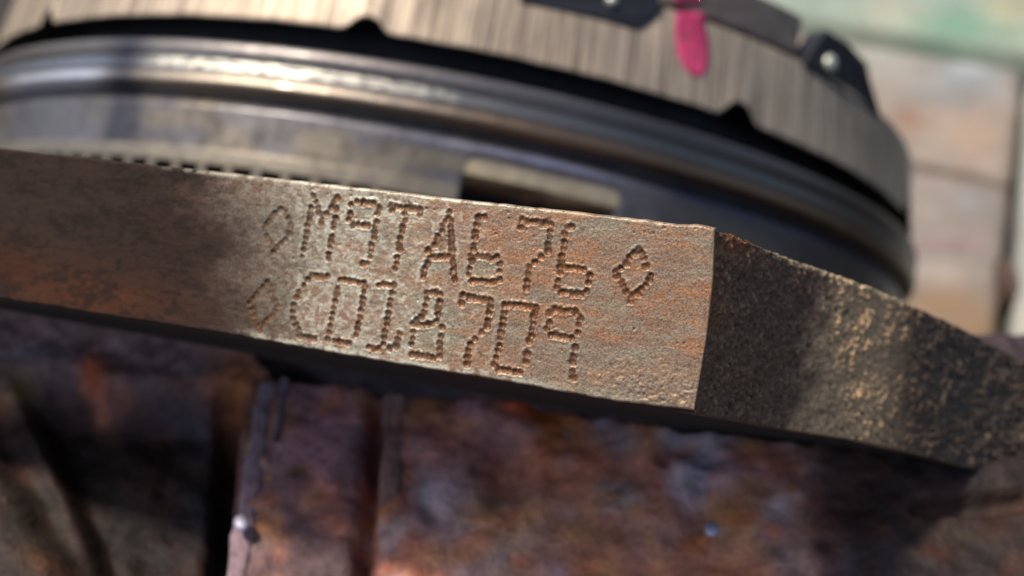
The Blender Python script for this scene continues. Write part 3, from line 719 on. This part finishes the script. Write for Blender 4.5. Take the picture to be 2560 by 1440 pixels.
# rust colours: stains of their own shape, with some light and shade painted in
k = 3.6
def blobs(base, lst, kk):
    c = np.broadcast_to(lin(base) * kk, PX.shape + (3,)).copy()
    for x, y, rx, ry, ccol, s_ in lst:
        q = ((PX - x) / rx) ** 2 + ((PY - y) / ry) ** 2
        wgt = np.exp(-q * (1 + .9 * (nb2 - .5))) * s_
        c = mix(c, np.broadcast_to(lin(ccol) * kk, c.shape), np.clip(wgt, 0, 1))
    return c
CB = blobs((58, 46, 47), [
    (250, 880, 330, 90, (60, 52, 54), .6), (230, 930, 26, 40, (150, 82, 55), .9), (232, 985, 24, 26, (150, 100, 80), .7), (395, 1035, 40, 20, (140, 75, 60), .6),
    (400, 1150, 50, 90, (120, 75, 62), .6), (460, 1130, 60, 150, (62, 70, 84), .9), (590, 960, 70, 60, (105, 66, 36), .8), (565, 1100, 40, 150, (50, 34, 24), .8),
    (640, 1130, 18, 40, (140, 125, 95), .8), (800, 1100, 110, 200, (84, 66, 74), .9), (790, 1400, 160, 150, (34, 28, 32), .95), (930, 1250, 22, 240, (62, 38, 32), .9),
    (1120, 1000, 200, 40, (128, 88, 74), .8), (1170, 1030, 40, 30, (110, 100, 130), .7), (1080, 1080, 110, 110, (96, 62, 58), .9), (1050, 1230, 70, 60, (56, 66, 78), .9), (1000, 1250, 40, 60, (120, 72, 55), .5),
    (1270, 1310, 75, 110, (118, 108, 96), .95), (1080, 1420, 60, 60, (110, 106, 112), .7), (1020, 1390, 70, 40, (84, 56, 46), .8),
    (1320, 1010, 60, 40, (150, 66, 30), .9), (1390, 1075, 50, 60, (165, 85, 35), .95), (1240, 1170, 60, 70, (56, 34, 30), .9),
    (1420, 1170, 100, 70, (150, 98, 76), .9), (1480, 1190, 60, 30, (176, 122, 100), .7), (1590, 1090, 80, 26, (122, 112, 112), .8), (1640, 1160, 60, 40, (130, 84, 66), .7), (1740, 1095, 90, 25, (112, 106, 112), .7),
    (1560, 1240, 60, 40, (92, 96, 98), .7), (1660, 1270, 40, 50, (160, 104, 72), .8), (1740, 1180, 70, 70, (108, 108, 124), .8), (1820, 1280, 70, 60, (136, 102, 72), .8),
    (1850, 1290, 40, 30, (168, 112, 74), .7), (1735, 1355, 35, 24, (170, 108, 70), .8), (1870, 1360, 50, 36, (146, 112, 86), .7), (1460, 1330, 140, 90, (120, 90, 80), .8), (1560, 1370, 60, 50, (150, 104, 84), .6),
    (1660, 1410, 40, 40, (190, 138, 108), .8), (1480, 1420, 40, 30, (180, 120, 90), .6), (1620, 1320, 90, 60, (112, 94, 92), .7), (1840, 1420, 120, 40, (128, 88, 66), .8), (2000, 1330, 110, 90, (96, 78, 68), .7),
    (2030, 1160, 90, 60, (66, 52, 48), .7), (2180, 1170, 60, 80, (112, 88, 80), .7), (2290, 1190, 60, 50, (104, 96, 98), .6), (2150, 1300, 150, 100, (56, 40, 34), .9), (2400, 1250, 60, 24, (92, 84, 66), .8), (2500, 1220, 60, 50, (60, 50, 42), .8),
    (2380, 1330, 160, 18, (84, 76, 60), .6), (2180, 1400, 60, 40, (80, 82, 96), .7), (2420, 1080, 90, 50, (36, 38, 56), .9), (2545, 1060, 20, 20, (160, 115, 85), .8), (2500, 1420, 140, 60, (40, 34, 34), .8),
    (60, 1250, 110, 100, (54, 51, 46), .9), (110, 1390, 110, 80, (60, 55, 49), .9), (40, 960, 40, 50, (84, 74, 50), .8), (90, 870, 100, 26, (44, 50, 58), .8), (480, 925, 80, 14, (52, 66, 78), .6), (100, 800, 400, 60, (84, 70, 70), .9)], k)
# scatter of smaller rust, scale and bare patches
for q in range(420):
    x, y = rng.uniform(-100, 2660), rng.uniform(930, 1500); r1 = rng.uniform(10, 46); r2 = r1 * rng.uniform(.5, 1.0)
    if y < 930 + .12 * max(0, x - 600): continue
    pal = ((150, 98, 76), (104, 98, 100), (46, 34, 32), (150, 112, 82), (124, 80, 66), (60, 62, 74), (40, 30, 28))
    j = rng.integers(0, 7 if x > 1000 else 5); pc = pal[j] if x > 900 else tuple(.62 * u for u in pal[j])
    if x > 1950: pc = tuple(.6 * u for u in pc)
    m = (np.abs(PX - x) < r1 * 3) & (np.abs(PY - y) < r2 * 3)
    a_ = rng.uniform(-.6, .6); dx = PX[m] - x; dy = PY[m] - y
    wq = np.exp(-((dx * math.cos(a_) + dy * math.sin(a_)) / r1) ** 2 - ((dy * math.cos(a_) - dx * math.sin(a_)) / r2) ** 2) * rng.uniform(.35, .85)
    CB[m] = CB[m] + (lin(pc) * k - CB[m]) * wq[:, None]
CB = mix(CB, np.broadcast_to(lin((40, 38, 46)) * 1.1, CB.shape), drop * .85)  # lower shelf: shade beneath the plate put into its colour
CB = mix(CB, np.broadcast_to(lin((34, 24, 24)) * 1.2, CB.shape), np.clip(pk * (1 - sstep(380, 520, PX) * .7), 0, 1) * .7)  # pocket darkened, its shade painted in
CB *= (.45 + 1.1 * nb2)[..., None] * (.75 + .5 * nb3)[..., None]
CB *= (1 + 2.4 * sstep(980, 1250, PX) * (1 - sstep(1900, 2100, PX)) + .5 * sstep(600, 700, PX) * sstep(1000, 900, PX))[..., None]  # middle brightened: light put into the rust colour
CB *= (1 - .82 * sstep(620, 540, PX) * sstep(960, 1060, PY) + .9 * sstep(700, 600, PX) * sstep(960, 880, PY))[..., None]  # left side shaded by colour, strip beside the plate lifted
CB = mix(CB, CB * .16, sstep(1930, 2200, PX) * sstep(1080, 1120, PY))  # right end darkened by colour in place of shade
lum = CB.mean(-1, keepdims=True); CB = np.clip((lum + (CB - lum) * 1.1) * np.array((1.16, .98, .86)), .004, 9); CB *= np.minimum(1, .50 / np.maximum(CB.max(-1, keepdims=True), 1e-4)) ** .8
base_b = np.array([0., 95., 0.])
blk = thing('engine_block', 'dark rusty iron casting with ribs and pockets below the stamped plate', 'iron casting', base_b)
Vb = np.stack([GX, GY, BZ + H], -1)
# close the casting: skirt down to the bench on all sides
n_r, n_c = GX.shape
border = [(0, j) for j in range(n_c)] + [(i, n_c - 1) for i in range(1, n_r)] + [(n_r - 1, j) for j in range(n_c - 2, -1, -1)] + [(i, 0) for i in range(n_r - 2, 0, -1)]
bi = np.array([i * n_c + j for i, j in border])
vt = Vb.reshape(-1, 3); sk = vt[bi].copy(); sk[:, 2] = 0.5
fa = grid_faces(n_r, n_c); nb_ = len(bi); idx = np.arange(nb_)
fs = np.stack([bi, len(vt) + idx, len(vt) + (idx + 1) % nb_, bi[(idx + 1) % nb_]], -1)
colb = np.concatenate([CB.reshape(-1, 3), np.tile(lin((60, 45, 40)), (nb_, 1))])
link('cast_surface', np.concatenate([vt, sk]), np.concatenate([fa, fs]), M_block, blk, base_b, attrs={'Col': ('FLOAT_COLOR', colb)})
def on_block(px, py, up=0.0):
    r = ray(float(px), float(py)); d = r[0] * R_ + r[1] * U_ + r[2] * F_
    t = (BZ + up - CAM[2]) / d[2]; return CAM + d * t
def strip(name, pts, wid, hgt_, mat, col_):
    P_ = [on_block(*p) for p in pts]; V = []; F = []
    prof = [(-1, -1.2), (-.9, .45), (-.55, .9), (0, 1.0), (.55, .9), (.9, .45), (1, -1.2)]
    for i, p in enumerate(P_):
        d = P_[min(i + 1, len(P_) - 1)] - P_[max(i - 1, 0)]; d[2] = 0; d /= np.linalg.norm(d); s_ = np.array([-d[1], d[0], 0])
        ww = wid * (1 + .25 * math.sin(i * 2.3)); 
        for a, z in prof: V.append(p + s_ * a * ww + np.array([0, 0, z * hgt_ + rng.normal(0, .06)]))
    m = len(prof)
    for i in range(len(P_) - 1):
        for j in range(m - 1): F.append((i * m + j, i * m + j + 1, (i + 1) * m + j + 1, (i + 1) * m + j))
    F.append(tuple(range(m))); F.append(tuple(range((len(P_) - 1) * m, len(P_) * m))[::-1])
    return link(name, np.array(V), F, mat, blk, base_b, attrs={'Col': ('FLOAT_COLOR', np.tile(lin(col_) * k, (len(V), 1)))})
zz = lambda x0, y0, x1, y1, n=9: [(x0 + (x1 - x0) * i / (n - 1), y0 + (y1 - y0) * i / (n - 1)) for i in range(n)]
strip('rib', zz(668, 965, 585, 1470), 1.3, .5, M_block, (80, 66, 70))
strip('rib', zz(712, 950, 690, 1110, 6), .6, .5, M_block, (74, 60, 66))
strip('rib', zz(985, 990, 965, 1470), 1.3, .35, M_block, (82, 60, 54))
# two bright beads added on it to stand in for glints
def glint(px, py, sx, sy, rotz, label):
    p = on_block(px, py, 2.2); t = thing('glint_bead', label, 'glint bead', p, 'bright glint beads added on the rusty casting')
    V, F = [], []
    n = 10; rings = ((0.2, 1.0), (.7, .75), (1.0, .1), (.75, -.7), (.2, -.95))
    for q, z in rings:
        for i in range(n):
            a = 2 * math.pi * i / n; V.append((q * sx * math.cos(a), q * sy * math.sin(a), z * .5))
    for kx in range(len(rings) - 1):
        for i in range(n): F.append((kx * n + i, kx * n + (i + 1) % n, (kx + 1) * n + (i + 1) % n, (kx + 1) * n + i))
    F.append(tuple(range(n))[::-1]); F.append(tuple(range((len(rings) - 1) * n, len(rings) * n)))
    t.rotation_euler = (0, 0, rotz)
    link('glint_body', np.array(V), F, M_glint, t, None)
glint(603, 1308, .95, 1.25, .4, 'bright bead added as a glint on the long rib at lower left')
glint(1778, 1322, .85, 1.15, -.2, 'bright bead added as a glint on orange rust at lower right of the casting')

# ================================================================== BENCH PLANKS BEHIND
def on_z(px, py, z):
    r = ray(float(px), float(py)); d = r[0] * R_ + r[1] * U_ + r[2] * F_
    return CAM + d * ((z - CAM[2]) / d[2])
bench = bpy.data.objects.new('bench', None); S.collection.objects.link(bench); bench['kind'] = 'structure'
def plank(name, quad, z, thick, base, lst, kk=1.0, label=None):
    c4 = [on_z(x, y, z) for x, y in quad]      # tl, tr, br, bl
    nu, nv = 70, 34
    u = np.linspace(0, 1, nu)[None, :, None]; v = np.linspace(0, 1, nv)[:, None, None]
    G = (c4[0] * (1 - u) + c4[1] * u) * (1 - v) + (c4[3] * (1 - u) + c4[2] * u) * v
    global PX, PY, nb2
    PX, PY = project(G); nb2 = fbm(G * .05, 4, 91)
    G = G.copy(); G[..., 2] += (fbm(G * .12, 3, 92) - .5) * .8
    ed = np.minimum(np.minimum(u[..., 0], 1 - u[..., 0]) * 20, np.minimum(v[..., 0], 1 - v[..., 0]) * 12)
    G[..., 2] -= 1.2 * (1 - np.clip(ed, 0, 1)) ** 2
    C = blobs(base, lst, kk); C *= (.85 + .3 * fbm(G * np.array([.05, .3, .1]), 3, 93))[..., None]
    bd = [(0, j) for j in range(nu)] + [(i, nu - 1) for i in range(1, nv)] + [(nv - 1, j) for j in range(nu - 2, -1, -1)] + [(i, 0) for i in range(nv - 2, 0, -1)]
    bi = np.array([i * nu + j for i, j in bd]); vt = G.reshape(-1, 3); sk = vt[bi].copy(); sk[:, 2] = z - thick
    n = len(bi); ix = np.arange(n)
    fs = np.stack([bi, len(vt) + ix, len(vt) + (ix + 1) % n, bi[(ix + 1) % n]], -1)
    colp = np.concatenate([C.reshape(-1, 3), C.reshape(-1, 3)[bi] * .22])  # plank sides darkened, painting in the shadow line at the edge
    o = link(name, np.concatenate([vt, sk]), np.concatenate([grid_faces(nv, nu), fs]), M_plank, bench, None, attrs={'Col': ('FLOAT_COLOR', colp)})
    if label: o['label'] = label
    return o
kp = .56
plank('plank', [(600, -560), (3100, -160), (3100, 215), (600, -190)], 10, 26, (196, 208, 186), [
    (2050, 10, 120, 40, (188, 206, 190), .9), (2250, 30, 80, 40, (224, 214, 190), .8), (2400, 60, 120, 50, (150, 200, 170), .9), (2520, 20, 60, 40, (214, 200, 160), .8), (2340, -40, 90, 40, (176, 206, 206), .8)], kp, 'pale green painted board')
plank('plank', [(600, -130), (2562, 161), (2530, 450), (600, 50)], 0, 14, (196, 180, 164), [
    (2200, 130, 140, 60, (196, 198, 186), .9), (2420, 190, 110, 60, (178, 190, 196), .9), (2420, 170, 30, 20, (222, 224, 232), .7), (2300, 290, 80, 50, (200, 180, 160), .9), (2270, 300, 40, 40, (190, 146, 120), .8), (2440, 340, 60, 70, (210, 178, 154), .9), (2330, 240, 120, 30, (170, 170, 168), .6),
    (1980, 110, 40, 40, (206, 176, 158), .8), (2420, 240, 20, 60, (168, 160, 152), .6)], kp, 'upper pale plank with peeling paint')
plank('plank', [(600, 70), (2526, 468), (2474, 978), (600, 560)], -1, 14, (182, 170, 158), [
    (2400, 420, 160, 40, (176, 156, 146), .7), (2420, 515, 34, 32, (206, 210, 210), 1.0), (2390, 560, 120, 60, (178, 164, 152), .9), (2380, 615, 120, 12, (170, 116, 122), .6), (2340, 690, 90, 40, (206, 190, 176), .9), (2350, 760, 130, 50, (186, 150, 112), .9), (2440, 830, 90, 60, (176, 142, 106), .9)], kp, 'lower pale plank with a chalky white spot')
plank('plank', [(2578, 200), (3200, 260), (3150, 1240), (2528, 1120)], 5, 24, (206, 206, 196), [(2540, 560, 20, 40, (150, 160, 168), .5), (2560, 800, 60, 120, (216, 212, 198), .8)], kp, 'whitish upright board at the right edge')
# rusty bolt in the gap at the board's edge
p = on_z(2524, 690, 3); V, F = [], []
n = 6
for zq, q in ((-8, 6.5), (0, 6.5), (1.2, 5.6)):
    for i in range(n): V.append(p + np.array([q * .55 * math.cos(i * math.pi / 3), q * 1.7 * math.sin(i * math.pi / 3), zq]))
for kx in range(2):
    for i in range(n): F.append((kx * n + i, kx * n + (i + 1) % n, (kx + 1) * n + (i + 1) % n, (kx + 1) * n + i))
F.append(tuple(range(2 * n, 3 * n)))
M_bolt = flat_mat('rusty_bolt', (.085, .05, .035), .7)
bo = bpy.data.objects.new
b_t = thing('rusty_bolt', 'brown rusty bolt head in the gap beside the whitish board', 'bolt', p + np.array([0, 0, -8]))
link('bolt_head', np.array(V), F, M_bolt, b_t, p + np.array([0, 0, -8]), smooth=False)
# ground sheet under the bench
g = [(-900, -700, -16), (900, -700, -16), (900, 1500, -16), (-900, 1500, -16)]
go = link('ground', np.array(g, float), [(0, 1, 2, 3)], M_dirt, None, None, smooth=False); go['kind'] = 'structure'
